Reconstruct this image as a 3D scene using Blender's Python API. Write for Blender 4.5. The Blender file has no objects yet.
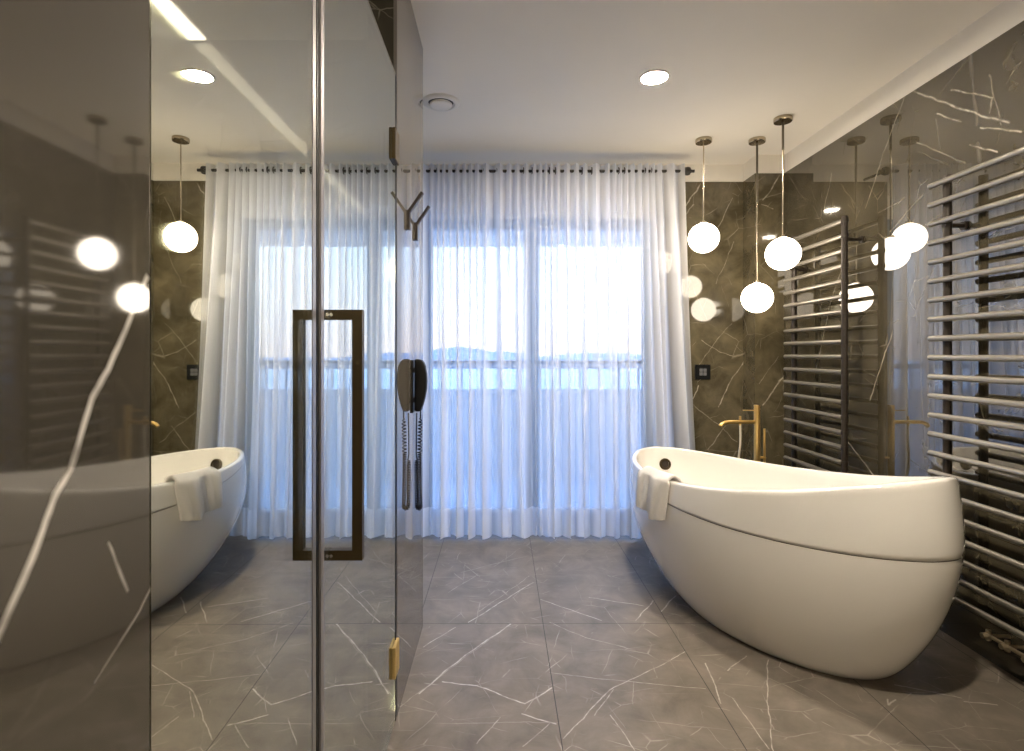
import bpy, bmesh, math, random
from math import sin, cos, pi, radians
from mathutils import Vector, Matrix
from mathutils.bvhtree import BVHTree

S = bpy.context.scene
COL = S.collection
R = random.Random(7)

# ------------------------------------------------------------------ camera
CAMH = 1.25
FPX = 545.0
cam = bpy.data.cameras.new('camera')
cam.sensor_width = 36
cam.lens = FPX / 1024 * 36
cam.shift_x = (512 - 501) / 1024
cam.shift_y = -(375.5 - 354) / 1024
cam.clip_start = 0.02
co = bpy.data.objects.new('camera', cam)
co.location = (0, 0, CAMH)
co.rotation_euler = (pi / 2, 0, 0)
COL.objects.link(co)
S.camera = co

# ------------------------------------------------------------------ exposure, sky
S.view_settings.view_transform = 'Standard'
S.view_settings.look = 'None'
S.view_settings.gamma = 1
S.view_settings.use_curve_mapping = False
S.view_settings.exposure = 1.6
try:
    S.cycles.max_bounces = 14
    S.cycles.transparent_max_bounces = 24
    S.cycles.glossy_bounces = 6
    S.cycles.caustics_reflective = False
    S.cycles.sample_clamp_indirect = 6
except Exception:
    pass

W = bpy.data.worlds.new('evening_sky')
S.world = W
W.use_nodes = True
wn = W.node_tree
bg = wn.nodes['Background']
tc = wn.nodes.new('ShaderNodeTexCoord')
sx = wn.nodes.new('ShaderNodeSeparateXYZ')
cr = wn.nodes.new('ShaderNodeValToRGB')
wn.links.new(tc.outputs['Generated'], sx.inputs[0])
wn.links.new(sx.outputs['Z'], cr.inputs[0])
e = cr.color_ramp.elements
e[0].position = 0.0; e[0].color = (0.62, 0.54, 0.53, 1)
e[1].position = 0.75; e[1].color = (0.20, 0.43, 1.0, 1)
n_ = e.new(0.10); n_.color = (0.60, 0.63, 0.70, 1)
n_ = e.new(0.22); n_.color = (0.50, 0.68, 0.95, 1)
wn.links.new(cr.outputs[0], bg.inputs[0])
bg.inputs[1].default_value = 1.4

LAMP = (1.0, 0.86, 0.68)
GLOBE_E = 4.6
DOWN_E = 480.0
STRIP_E = 7.0

# ------------------------------------------------------------------ layout numbers
XW = 1.99        # right wall
YB = 4.02        # back wall
YP = 3.83        # front face of pilaster
XP = 1.785       # left side of pilaster
HC = 2.65        # ceiling
HM = 2.52        # top of the marble
XM = -0.360      # near left marble face
XG = -0.3590      # fixed glass
XD = -0.358      # door / partition face
XS = -1.40       # far wall of the shower
YE = -1.7        # wall behind the camera


# ------------------------------------------------------------------ helpers
def link(o):
    COL.objects.link(o)
    return o


def tag(o, label=None, cat=None, group=None, kind=None):
    if label: o['label'] = label
    if cat: o['category'] = cat
    if group: o['group'] = group
    if kind: o['kind'] = kind
    return o


def empty(name, loc=(0, 0, 0), label=None, cat=None, group=None, kind=None):
    o = bpy.data.objects.new(name, None)
    o.location = loc
    o.empty_display_size = 0.05
    link(o)
    return tag(o, label, cat, group, kind)


def obj(name, bm, mat, parent=None, smooth=False, bevel=0, seg=2):
    """bm is in world coordinates; the child keeps them relative to its parent"""
    if bevel:
        bmesh.ops.bevel(bm, geom=bm.edges[:], offset=bevel, segments=seg, affect='EDGES', clamp_overlap=True)
    bmesh.ops.recalc_face_normals(bm, faces=bm.faces[:])
    if parent is not None:
        p = parent; off = Vector((0, 0, 0))
        while p is not None:
            off += Vector(p.location); p = p.parent
        bmesh.ops.translate(bm, verts=bm.verts[:], vec=-off)
    me = bpy.data.meshes.new(name)
    bm.to_mesh(me); bm.free()
    if smooth:
        for p in me.polygons: p.use_smooth = True
        if smooth != 'all':
            try:
                me.set_sharp_from_angle(angle=radians(38))
            except Exception:
                pass
    me.materials.append(mat)
    o = bpy.data.objects.new(name, me)
    link(o)
    if parent is not None: o.parent = parent
    return o


def struct(name, bm, mat, parent=None, **k):
    o = obj(name, bm, mat, parent, **k)
    if parent is None: o['kind'] = 'structure'
    return o


def box(bm, x0, x1, y0, y1, z0, z1):
    r = bmesh.ops.create_cube(bm, size=1)
    M = Matrix.Translation(((x0 + x1) / 2, (y0 + y1) / 2, (z0 + z1) / 2)) @ Matrix.Diagonal((abs(x1 - x0), abs(y1 - y0), abs(z1 - z0), 1))
    bmesh.ops.transform(bm, matrix=M, verts=r['verts'])
    return r['verts']


def B(x0, x1, y0, y1, z0, z1):
    bm = bmesh.new(); box(bm, x0, x1, y0, y1, z0, z1); return bm


def cyl(bm, a, b, r, r2=None, n=24, caps=True):
    a = Vector(a); b = Vector(b); d = b - a
    q = d.to_track_quat('Z', 'Y').to_matrix().to_4x4()
    M = Matrix.Translation((a + b) / 2) @ q
    return bmesh.ops.create_cone(bm, cap_ends=caps, segments=n, radius1=r, radius2=r if r2 is None else r2, depth=d.length, matrix=M)['verts']


def C(a, b, r, r2=None, n=24):
    bm = bmesh.new(); cyl(bm, a, b, r, r2, n); return bm


def lathe(bm, prof, c, n=40, axis='Z'):
    """prof: list of (r, h) around axis through c"""
    c = Vector(c); rings = []
    for r, h in prof:
        ring = []
        if r < 1e-6:
            p = {'Z': Vector((0, 0, h)), 'X': Vector((h, 0, 0)), 'Y': Vector((0, h, 0))}[axis]
            ring = [bm.verts.new(c + p)]
        else:
            for i in range(n):
                a = 2 * pi * i / n
                u, v = r * cos(a), r * sin(a)
                p = {'Z': Vector((u, v, h)), 'X': Vector((h, u, v)), 'Y': Vector((u, h, v))}[axis]
                ring.append(bm.verts.new(c + p))
        rings.append(ring)
    for A, D in zip(rings[:-1], rings[1:]):
        if len(A) == 1 and len(D) == 1: continue
        for i in range(n):
            j = (i + 1) % n
            if len(A) == 1: bm.faces.new((A[0], D[i], D[j]))
            elif len(D) == 1: bm.faces.new((A[i], A[j], D[0]))
            else: bm.faces.new((A[i], A[j], D[j], D[i]))
    return bm


def L(prof, c, n=40, axis='Z'):
    bm = bmesh.new(); lathe(bm, prof, c, n, axis); return bm


def tube(bm, pts, r, n=10, caps=True):
    pts = [Vector(p) for p in pts]
    T = []
    for i in range(len(pts)):
        a = pts[max(i - 1, 0)]; b = pts[min(i + 1, len(pts) - 1)]
        T.append((b - a).normalized())
    up = Vector((0, 0, 1)) if abs(T[0].z) < 0.9 else Vector((1, 0, 0))
    N = (up - T[0] * up.dot(T[0])).normalized()
    rings = []
    for i, p in enumerate(pts):
        N = (N - T[i] * N.dot(T[i])).normalized()
        Bn = T[i].cross(N)
        rr = r[i] if isinstance(r, (list, tuple)) else r
        rings.append([bm.verts.new(p + (N * cos(2 * pi * k / n) + Bn * sin(2 * pi * k / n)) * rr) for k in range(n)])
    for A, D in zip(rings[:-1], rings[1:]):
        for i in range(n):
            j = (i + 1) % n
            bm.faces.new((A[i], A[j], D[j], D[i]))
    if caps:
        bm.faces.new(rings[0]); bm.faces.new(rings[-1][::-1])
    return bm


def TU(pts, r, n=10):
    bm = bmesh.new(); tube(bm, pts, r, n); return bm


def grid(rows, closed=False):
    bm = bmesh.new()
    V = [[bm.verts.new(p) for p in row] for row in rows]
    for i in range(len(V) - 1):
        m = len(V[i])
        for j in range(m if closed else m - 1):
            k = (j + 1) % m
            bm.faces.new((V[i][j], V[i][k], V[i + 1][k], V[i + 1][j]))
    return bm


# pixel -> place on a known plane of the room
def on_floor(px, py, z=0.0):
    Y = FPX * (CAMH - z) / (py - 354)
    return ((px - 501) / FPX * Y, Y, z)


def on_x(px, py, X):
    Y = FPX * X / (px - 501)
    return (X, Y, CAMH + (354 - py) * Y / FPX)


def on_y(px, py, Y):
    return ((px - 501) / FPX * Y, Y, CAMH + (354 - py) * Y / FPX)


# ------------------------------------------------------------------ materials
def mat(name, color, rough=0.5, metal=0.0, ior=1.5, noise=0.0, nscale=8.0, bump=0.0, bscale=60.0, coat=0.0, emit=None, es=0):
    m = bpy.data.materials.new(name); m.use_nodes = True
    nt = m.node_tree; p = nt.nodes['Principled BSDF']
    p.inputs['Roughness'].default_value = rough
    p.inputs['Metallic'].default_value = metal
    p.inputs['IOR'].default_value = ior
    p.inputs['Coat Weight'].default_value = coat
    if emit:
        p.inputs['Emission Color'].default_value = (*emit, 1)
        p.inputs['Emission Strength'].default_value = es
    t = nt.nodes.new('ShaderNodeTexCoord')
    nz = nt.nodes.new('ShaderNodeTexNoise'); nz.inputs['Scale'].default_value = nscale
    nz.inputs['Detail'].default_value = 5
    nt.links.new(t.outputs['Object'], nz.inputs['Vector'])
    mx = nt.nodes.new('ShaderNodeMixRGB'); mx.blend_type = 'MULTIPLY'
    mx.inputs[0].default_value = noise
    mx.inputs[1].default_value = (*color, 1)
    nt.links.new(nz.outputs['Color'], mx.inputs[2])
    hs = nt.nodes.new('ShaderNodeRGBToBW')
    nt.links.new(nz.outputs['Fac'], mx.inputs[2])
    nt.links.new(mx.outputs[0], p.inputs['Base Color'])
    if bump:
        n2 = nt.nodes.new('ShaderNodeTexNoise'); n2.inputs['Scale'].default_value = bscale
        n2.inputs['Detail'].default_value = 3
        nt.links.new(t.outputs['Object'], n2.inputs['Vector'])
        bp = nt.nodes.new('ShaderNodeBump'); bp.inputs['Strength'].default_value = bump
        bp.inputs['Distance'].default_value = 0.01
        nt.links.new(n2.outputs['Fac'], bp.inputs['Height'])
        nt.links.new(bp.outputs[0], p.inputs['Normal'])
    return m


def vein_group():
    g = bpy.data.node_groups.new('vein_segment', 'ShaderNodeTree')
    for n, t in (('P', 'NodeSocketVector'), ('A', 'NodeSocketVector'), ('B', 'NodeSocketVector'), ('W', 'NodeSocketFloat'), ('In', 'NodeSocketFloat'), ('Str', 'NodeSocketFloat')):
        g.interface.new_socket(n, in_out='INPUT', socket_type=t)
    g.interface.new_socket('Out', in_out='OUTPUT', socket_type='NodeSocketFloat')
    i = g.nodes.new('NodeGroupInput'); o = g.nodes.new('NodeGroupOutput')
    lk = g.links.new

    def vm(op, a, b=None, scale=None):
        n = g.nodes.new('ShaderNodeVectorMath'); n.operation = op
        lk(a, n.inputs[0])
        if b is not None: lk(b, n.inputs[1])
        if scale is not None: lk(scale, n.inputs['Scale'])
        return n

    def mm(op, a, b=None, clamp=False):
        n = g.nodes.new('ShaderNodeMath'); n.operation = op; n.use_clamp = clamp
        for k, v in enumerate((a, b)):
            if v is None: continue
            if isinstance(v, (int, float)): n.inputs[k].default_value = v
            else: lk(v, n.inputs[k])
        return n
    pa = vm('SUBTRACT', i.outputs['P'], i.outputs['A']).outputs[0]
    ba = vm('SUBTRACT', i.outputs['B'], i.outputs['A']).outputs[0]
    d1 = vm('DOT_PRODUCT', pa, ba).outputs['Value']
    d2 = vm('DOT_PRODUCT', ba, ba).outputs['Value']
    t = mm('DIVIDE', d1, d2, True).outputs[0]
    q = vm('SCALE', ba, None, t).outputs[0]
    ds = vm('SUBTRACT', pa, q).outputs[0]
    ln = vm('LENGTH', ds).outputs['Value']
    r = mm('DIVIDE', ln, i.outputs['W']).outputs[0]
    inv = mm('SUBTRACT', 1.0, r, True).outputs[0]
    s = mm('MULTIPLY', inv, i.outputs['Str']).outputs[0]
    mxx = mm('MAXIMUM', s, i.outputs['In']).outputs[0]
    lk(mxx, o.inputs[0])
    return g


VG = vein_group()


def marble(name, c_dark, c_light, vein_c, plane, segs, rough=0.1, ior=1.5, joints=None, fine=0.5, swirl=0.5, extra=0.0, vw=0.004, tone_scale=2.2, distort=0.02, coat=0.0, jc=(0.02, 0.018, 0.015)):
    """plane: axes kept, e.g. 'xy','yz','xz'. segs: (A,B,width,strength)."""
    m = bpy.data.materials.new(name); m.use_nodes = True
    nt = m.node_tree; p = nt.nodes['Principled BSDF']; lk = nt.links.new; N = nt.nodes.new

    def math_(op, a, b=None, clamp=False, c=None):
        n = N('ShaderNodeMath'); n.operation = op; n.use_clamp = clamp
        for k, v in enumerate((a, b, c)):
            if v is None: continue
            if isinstance(v, (int, float)): n.inputs[k].default_value = v
            else: lk(v, n.inputs[k])
        return n.outputs[0]
    t = N('ShaderNodeTexCoord'); sp = N('ShaderNodeSeparateXYZ'); lk(t.outputs['Object'], sp.inputs[0])
    cb = N('ShaderNodeCombineXYZ')
    if plane == 'xz':            # the pattern runs round the corner of the pilaster
        lk(math_('ADD', sp.outputs[0], math_('SUBTRACT', YB, sp.outputs[1])), cb.inputs[0])
    elif 'x' in plane: lk(sp.outputs[0], cb.inputs[0])
    if 'y' in plane: lk(sp.outputs[1], cb.inputs[1])
    if 'z' in plane: lk(sp.outputs[2], cb.inputs[2])
    base = cb.outputs[0]
    # wobble of the veins
    nz = N('ShaderNodeTexNoise'); nz.inputs['Scale'].default_value = 9; nz.inputs['Detail'].default_value = 4
    lk(t.outputs['Object'], nz.inputs['Vector'])
    sb = N('ShaderNodeVectorMath'); sb.operation = 'SUBTRACT'; lk(nz.outputs['Color'], sb.inputs[0]); sb.inputs[1].default_value = (0.5, 0.5, 0.5)
    sc = N('ShaderNodeVectorMath'); sc.operation = 'SCALE'; lk(sb.outputs[0], sc.inputs[0]); sc.inputs['Scale'].default_value = distort * 2
    ad = N('ShaderNodeVectorMath'); ad.operation = 'ADD'; lk(base, ad.inputs[0]); lk(sc.outputs[0], ad.inputs[1])
    mk = N('ShaderNodeVectorMath'); mk.operation = 'MULTIPLY'; lk(ad.outputs[0], mk.inputs[0])
    mk.inputs[1].default_value = (1.0 if 'x' in plane else 0, 1.0 if 'y' in plane else 0, 1.0 if 'z' in plane else 0)
    P = mk.outputs[0]
    cur = None
    for A, Bp, w, s in segs:
        A = [a if ax in plane else 0 for a, ax in zip(A, 'xyz')]
        Bp = [a if ax in plane else 0 for a, ax in zip(Bp, 'xyz')]
        g = N('ShaderNodeGroup'); g.node_tree = VG
        lk(P, g.inputs['P']); g.inputs['A'].default_value = A; g.inputs['B'].default_value = Bp
        g.inputs['W'].default_value = w; g.inputs['Str'].default_value = s
        if cur is not None: lk(cur, g.inputs['In'])
        cur = g.outputs[0]
    # break the drawn veins up a little
    nb = N('ShaderNodeTexNoise'); nb.inputs['Scale'].default_value = 26; lk(t.outputs['Object'], nb.inputs['Vector'])
    br = N('ShaderNodeMapRange'); lk(nb.outputs['Fac'], br.inputs[0]); br.inputs[1].default_value = 0.36; br.inputs[2].default_value = 0.6; br.inputs[3].default_value = 0.35
    drawn = math_('MULTIPLY', cur, br.outputs[0]) if cur is not None else None
    # fine random veins : two sheared voronoi networks
    tot = drawn
    nets = (((0.3, 0.5, 0.7), (1.0, 2.2, 1.4), 1.7, 0.007), ((1.1, -0.4, -0.5), (1.8, 1.0, 1.2), 2.9, 0.008), ((0.2, 0.9, 0.35), (1.0, 2.6, 1.7), 3.6, 0.012))
    for k, (rot, scl, vs, th) in enumerate(nets if extra else nets[:2]):
        mp = N('ShaderNodeMapping'); lk(P, mp.inputs[0]); mp.inputs['Rotation'].default_value = rot; mp.inputs['Scale'].default_value = scl
        mp.inputs['Location'].default_value = (k * 3.1, 1.7, k)
        vo = N('ShaderNodeTexVoronoi'); vo.feature = 'DISTANCE_TO_EDGE'; vo.inputs['Scale'].default_value = vs
        lk(mp.outputs[0], vo.inputs['Vector'])
        a = N('ShaderNodeMapRange'); lk(vo.outputs['Distance'], a.inputs[0]); a.inputs[1].default_value = 0.0; a.inputs[2].default_value = th; a.inputs[3].default_value = 1; a.inputs[4].default_value = 0
        n3 = N('ShaderNodeTexNoise'); n3.inputs['Scale'].default_value = 4.5 + 2 * k; lk(mp.outputs[0], n3.inputs['Vector'])
        b = N('ShaderNodeMapRange'); lk(n3.outputs['Fac'], b.inputs[0]); b.inputs[1].default_value = 0.48; b.inputs[2].default_value = 0.68
        v = math_('MULTIPLY', a.outputs[0], b.outputs[0]); v = math_('MULTIPLY', v, fine if k < 2 else extra)
        tot = v if tot is None else math_('MAXIMUM', tot, v)
    # clouding
    n1 = N('ShaderNodeTexNoise'); n1.inputs['Scale'].default_value = tone_scale; n1.inputs['Detail'].default_value = 9; n1.inputs['Roughness'].default_value = 0.65
    n1.inputs['Distortion'].default_value = swirl
    lk(t.outputs['Object'], n1.inputs['Vector'])
    r1 = N('ShaderNodeMapRange'); lk(n1.outputs['Fac'], r1.inputs[0]); r1.inputs[1].default_value = 0.32; r1.inputs[2].default_value = 0.68
    mx = N('ShaderNodeMixRGB'); lk(r1.outputs[0], mx.inputs[0]); mx.inputs[1].default_value = (*c_dark, 1); mx.inputs[2].default_value = (*c_light, 1)
    col = mx.outputs[0]
    m2 = N('ShaderNodeMixRGB'); lk(tot, m2.inputs[0]); lk(col, m2.inputs[1]); m2.inputs[2].default_value = (*vein_c, 1)
    col = m2.outputs[0]
    if joints:
        jm = None
        for ax, x0, per, w in joints:
            v = sp.outputs['xyz'.index(ax)]
            a = math_('SUBTRACT', v, x0)
            d = math_('PINGPONG', a, per / 2)
            k = math_('LESS_THAN', d, w)
            jm = k if jm is None else math_('MAXIMUM', jm, k)
        m3 = N('ShaderNodeMixRGB'); lk(jm, m3.inputs[0]); lk(col, m3.inputs[1]); m3.inputs[2].default_value = (*jc, 1)
        col = m3.outputs[0]
    lk(col, p.inputs['Base Color'])
    p.inputs['Roughness'].default_value = rough
    p.inputs['IOR'].default_value = ior
    p.inputs['Coat Weight'].default_value = coat
    return m


def poly(pts, conv, w, s):
    q = [conv(*a) for a in pts]
    return [(q[i], q[i + 1], w, s) for i in range(len(q) - 1)]


# floor veins (traced from where they lie on the floor)
fc = lambda x, y: on_floor(420 + x / 2.695, 500 + y / 2.695)
FV = []
for pts, w, s in (
    ([(130, 330), (305, 222)], .006, .8), ([(160, 300), (295, 205)], .004, .5), ([(325, 268), (490, 325)], .005, .8),
    ([(455, 262), (600, 285)], .005, .8), ([(580, 325), (628, 270)], .006, .9), ([(650, 300), (688, 258)], .007, .9),
    ([(75, 250), (150, 205)], .004, .5), ([(110, 195), (290, 150)], .004, .5),
    ([(0, 520), (70, 460), (150, 400), (245, 335)], .007, .9), ([(245, 335), (-60, 560)], .003, .5),
    ([(10, 395), (95, 343)], .005, .8), ([(60, 490), (155, 500), (280, 550), (355, 505)], .006, 1.),
    ([(275, 577), (365, 603)], .006, 1.), ([(155, 655), (215, 585)], .004, .6), ([(280, 665), (350, 600)], .004, .5),
    ([(350, 330), (445, 370), (580, 405)], .004, .6), ([(350, 465), (520, 485), (770, 510)], .003, .7),
    ([(385, 640), (435, 590), (510, 510), (610, 465), (715, 410)], .0045, .75), ([(470, 580), (520, 510)], .004, .6),
    ([(575, 490), (575, 550)], .003, .4), ([(515, 580), (550, 630), (578, 676)], .004, .8),
    ([(770, 440), (812, 550)], .005, .9), ([(845, 535), (940, 670)], .004, .7), ([(938, 430), (935, 530), (950, 676)], .004, .8),
    ([(830, 460), (880, 420)], .005, .7), ([(200, 180), (270, 130)], .003, .4), ([(100, 160), (110, 140)], .004, .5),
):
    FV += poly(pts, fc, w * .75, s)
FV += poly([(894, 684.5), (932, 691.7), (960, 697.6)], on_floor, .004, .7)
FV += poly([(964, 702), (997, 705)], on_floor, .004, .9)
FV += poly([(888, 700), (889, 706), (895, 700)], on_floor, .004, .7)
wc = lambda x, y: on_x(600 + x / 2.415, y / 2.415, XW)
WV = []
for pts, w, s in (
    ([(755, 220), (850, 255), (900, 272), (990, 295)], .008, .85), ([(850, 218), (950, 232), (940, 270)], .007, .7),
    ([(640, 505), (685, 370), (735, 235)], .005, .6), ([(895, 352), (960, 368)], .006, .9), ([(765, 342), (880, 395)], .005, .4),
    ([(920, 305), (1020, 318)], .006, .7), ([(815, 275), (870, 295)], .006, .6), ([(940, 180), (970, 300)], .005, .4),
    ([(560, 420), (540, 510)], .005, .4), ([(600, 600), (560, 720), (520, 900)], .006, .6), ([(700, 560), (780, 470)], .005, .3)):
    WV += poly(pts, wc, w * .75, s)
WV += poly([(848, 443.5), (860, 457), (873, 474)], lambda a, b: on_x(a, b, XW), .006, .8)
WV += poly([(893, 330), (870, 400)], lambda a, b: on_x(a, b, XW), .005, .5)
def on_b(px, py):
    if px < 745: return on_y(px, py, YB)
    q_ = on_y(px, py, YP)
    return (q_[0] + YB - YP, q_[1], q_[2])


bc = lambda x, y: on_b(680 + x / 4.69, 300 + y / 4.69)
bd = lambda x, y: on_b(670 + x / 6.256, 120 + y / 6.256)
BV = []
for pts, w, s in (([(180, 500), (230, 395), (300, 290)], .008, .7), ([(130, 705), (210, 590)], .007, .6), ([(388, 495), (430, 440), (490, 345)], .009, .8),
                  ([(65, 490), (270, 665)], .006, .4), ([(60, 460), (90, 400)], .007, .6), ([(80, 320), (150, 215), (240, 110)], .006, .35),
                  ([(100, 190), (190, 245), (260, 265)], .006, .4), ([(370, 395), (460, 265)], .006, .35)):
    BV += poly(pts, bc, w * .75, s)
for pts, w, s in (([(90, 550), (195, 400)], .009, .7), ([(95, 590), (150, 525)], .007, .5), ([(300, 680), (390, 490)], .006, .4),
                  ([(585, 500), (690, 345)], .009, .6), ([(575, 530), (650, 555)], .006, .5), ([(400, 760), (290, 1020)], .006, .3)):
    BV += poly(pts, bd, w * .75, s)
LV = []
NL = lambda a, b: on_x(a, b, XM)
LV += poly([(-14, 665), (20, 588), (58, 492), (72, 470), (92, 400), (108, 372), (130, 318), (147, 276)], NL, .0052, .95)
LV += poly([(108, 545), (128, 590)], NL, .003, .4) + poly([(95, 680), (140, 610), (150, 590)], NL, .003, .3)

GROUT = (0.028, 0.024, 0.02)
M = {}
M['floor'] = marble('grey_marble_floor_tile', (0.105, 0.089, 0.071), (0.205, 0.176, 0.144), (0.62, 0.58, 0.53), 'xy', FV, rough=0.36, ior=1.42,
                    joints=[('x', 0.195, 0.58, 0.0016), ('y', 2.528, 1.16, 0.0016)], fine=0.42, extra=0.30, tone_scale=5.0, distort=0.012)
M['wall_r'] = marble('dark_marble_right', (0.030, 0.025, 0.015), (0.085, 0.072, 0.045), (0.60, 0.55, 0.46), 'yz', WV, rough=0.012, ior=2.15, tone_scale=4.5,
                     joints=[('y', 2.66, 1.16, 0.0014)], fine=0.16, distort=0.015)
M['wall_b'] = marble('dark_marble_back', (0.046, 0.038, 0.020), (0.130, 0.108, 0.064), (0.62, 0.56, 0.45), 'xz', BV, rough=0.05, ior=1.75, fine=0.28, distort=0.02, tone_scale=5)
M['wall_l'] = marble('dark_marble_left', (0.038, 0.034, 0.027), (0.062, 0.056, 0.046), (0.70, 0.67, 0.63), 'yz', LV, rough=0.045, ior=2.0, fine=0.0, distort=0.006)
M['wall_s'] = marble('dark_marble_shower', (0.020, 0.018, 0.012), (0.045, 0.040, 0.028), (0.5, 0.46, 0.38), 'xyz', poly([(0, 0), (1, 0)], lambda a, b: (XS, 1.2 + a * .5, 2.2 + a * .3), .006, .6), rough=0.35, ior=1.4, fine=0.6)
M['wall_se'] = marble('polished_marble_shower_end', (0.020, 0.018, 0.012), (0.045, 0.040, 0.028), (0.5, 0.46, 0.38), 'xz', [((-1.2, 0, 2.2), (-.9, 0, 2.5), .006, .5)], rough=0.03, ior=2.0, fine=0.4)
M['wall_p'] = marble('polished_marble_partition', (0.080, 0.072, 0.058), (0.12, 0.108, 0.09), (0.6, 0.56, 0.5), 'yz', poly([(0, 0), (1, 1)], lambda a, b: (XD, 2.1 + a * .35, .15 + a * .5), .003, .4), rough=0.012, ior=2.9, fine=0.05)
M['plaster'] = mat('warm_white_plaster', (0.88, 0.83, 0.73), 0.75, noise=0.06, nscale=3)
M['band'] = mat('white_plaster_band', (0.80, 0.76, 0.68), 0.7, noise=0.05)
M['tub'] = mat('glossy_white_acrylic', (0.78, 0.76, 0.72), 0.08, noise=0.02, coat=1.0)
M['seam'] = mat('dark_seam', (0.06, 0.055, 0.05), 0.6)
M['brass'] = mat('brushed_brass', (0.80, 0.55, 0.20), 0.28, 1.0, noise=0.1, nscale=30)
M['hbrass'] = mat('satin_brass_hinge', (0.50, 0.36, 0.14), 0.55, 0.4, noise=0.1)
M['oldbrass'] = mat('dull_nickel_valve', (0.45, 0.38, 0.26), 0.35, 0.8, noise=0.2, nscale=60)
M['dbrass'] = mat('dark_bronze', (0.050, 0.033, 0.009), 0.45, 0.5, noise=0.2, nscale=12)
M['bronze'] = mat('brown_bronze', (0.028, 0.020, 0.014), 0.45, 0.3, noise=0.1, nscale=20)
M['canopy'] = mat('nickel_canopy', (0.50, 0.43, 0.32), 0.2, 1.0, noise=0.05)
M['darktube'] = mat('dark_tube', (0.10, 0.085, 0.06), 0.35, 0.7, noise=0.1)
M['rail'] = mat('pewter_tube', (0.25, 0.23, 0.195), 0.32, 0.6, noise=0.08, nscale=25)
M['satin'] = mat('satin_aluminium_profile', (0.30, 0.285, 0.29), 0.3, 0.6, noise=0.05, nscale=30)
M['chrome'] = mat('chrome', (0.80, 0.79, 0.78), 0.12, 1.0)
M['black'] = mat('black_plastic', (0.005, 0.0055, 0.006), 0.4, ior=1.3, noise=0.1)
M['blackmatte'] = mat('black_iron', (0.02, 0.017, 0.014), 0.5, noise=0.1)
M['grey'] = mat('grey_plastic', (0.12, 0.12, 0.12), 0.4)
M['towel'] = mat('white_terry', (0.93, 0.90, 0.86), 0.95, bump=0.9, bscale=420, noise=0.06, nscale=40)
M['hose'] = mat('pale_metal_hose', (0.80, 0.72, 0.55), 0.3, 0.6, noise=0.2, nscale=300)
M['frame'] = mat('blue_grey_window_frame', (0.15, 0.24, 0.36), 0.5, noise=0.1)
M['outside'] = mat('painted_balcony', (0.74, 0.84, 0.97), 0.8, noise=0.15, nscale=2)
M['soffit'] = mat('balcony_soffit_paint', (0.80, 0.82, 0.80), 0.8, noise=0.05)
M['railing'] = mat('balcony_railing_paint', (0.42, 0.50, 0.62), 0.6, noise=0.1)
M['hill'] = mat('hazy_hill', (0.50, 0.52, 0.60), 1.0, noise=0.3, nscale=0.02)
M['sea'] = mat('pale_water', (0.95, 0.92, 0.84), 0.6, noise=0.2, nscale=0.05)
M['vent'] = mat('vent_enamel', (0.78, 0.74, 0.66), 0.45, noise=0.03)


def emitter(name, c, s):
    m = bpy.data.materials.new(name); m.use_nodes = True
    nt = m.node_tree; nt.nodes.remove(nt.nodes['Principled BSDF'])
    e = nt.nodes.new('ShaderNodeEmission'); e.inputs[0].default_value = (*c, 1); e.inputs[1].default_value = s
    t = nt.nodes.new('ShaderNodeTexCoord'); nz = nt.nodes.new('ShaderNodeTexNoise'); nz.inputs['Scale'].default_value = 3
    nt.links.new(t.outputs['Object'], nz.inputs['Vector'])
    mr = nt.nodes.new('ShaderNodeMapRange'); mr.inputs[3].default_value = s * .97; mr.inputs[4].default_value = s * 1.03
    nt.links.new(nz.outputs['Fac'], mr.inputs[0]); nt.links.new(mr.outputs[0], e.inputs[1])
    nt.links.new(e.outputs[0], nt.nodes['Material Output'].inputs[0])
    return m


M['globe'] = emitter('opal_glass_lit', LAMP, GLOBE_E)
M['globe_fill'] = emitter('opal_fill_globe_lit', (1.0, 0.87, 0.70), 11.0)  # glow of the added fill globes, never in view
M['down'] = emitter('downlight_lit', (1.0, 0.87, 0.70), DOWN_E)
M['strip'] = emitter('led_strip_lit', (1.0, 0.88, 0.72), STRIP_E)


def glass(name, refl, tint=(0.93, 0.94, 0.90), rc=(0.92, 0.92, 0.88), lo=None):
    m = bpy.data.materials.new(name); m.use_nodes = True
    nt = m.node_tree; nt.nodes.remove(nt.nodes['Principled BSDF'])
    g = nt.nodes.new('ShaderNodeBsdfGlossy'); g.inputs['Color'].default_value = (*rc, 1); g.inputs['Roughness'].default_value = 0.0
    t = nt.nodes.new('ShaderNodeBsdfTransparent'); t.inputs[0].default_value = (*tint, 1)
    mx = nt.nodes.new('ShaderNodeMixShader')
    if lo is None:
        mx.inputs[0].default_value = refl
    else:
        fr = nt.nodes.new('ShaderNodeFresnel'); fr.inputs[0].default_value = lo
        nt.links.new(fr.outputs[0], mx.inputs[0])
    nt.links.new(t.outputs[0], mx.inputs[1]); nt.links.new(g.outputs[0], mx.inputs[2])
    nt.links.new(mx.outputs[0], nt.nodes['Material Output'].inputs[0])
    return m


M['glass'] = glass('reflective_shower_glass', 0.74, rc=(0.87, 0.88, 0.82))
M['pane'] = glass('window_glass', 0.015, (0.93, 0.96, 0.98))

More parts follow.
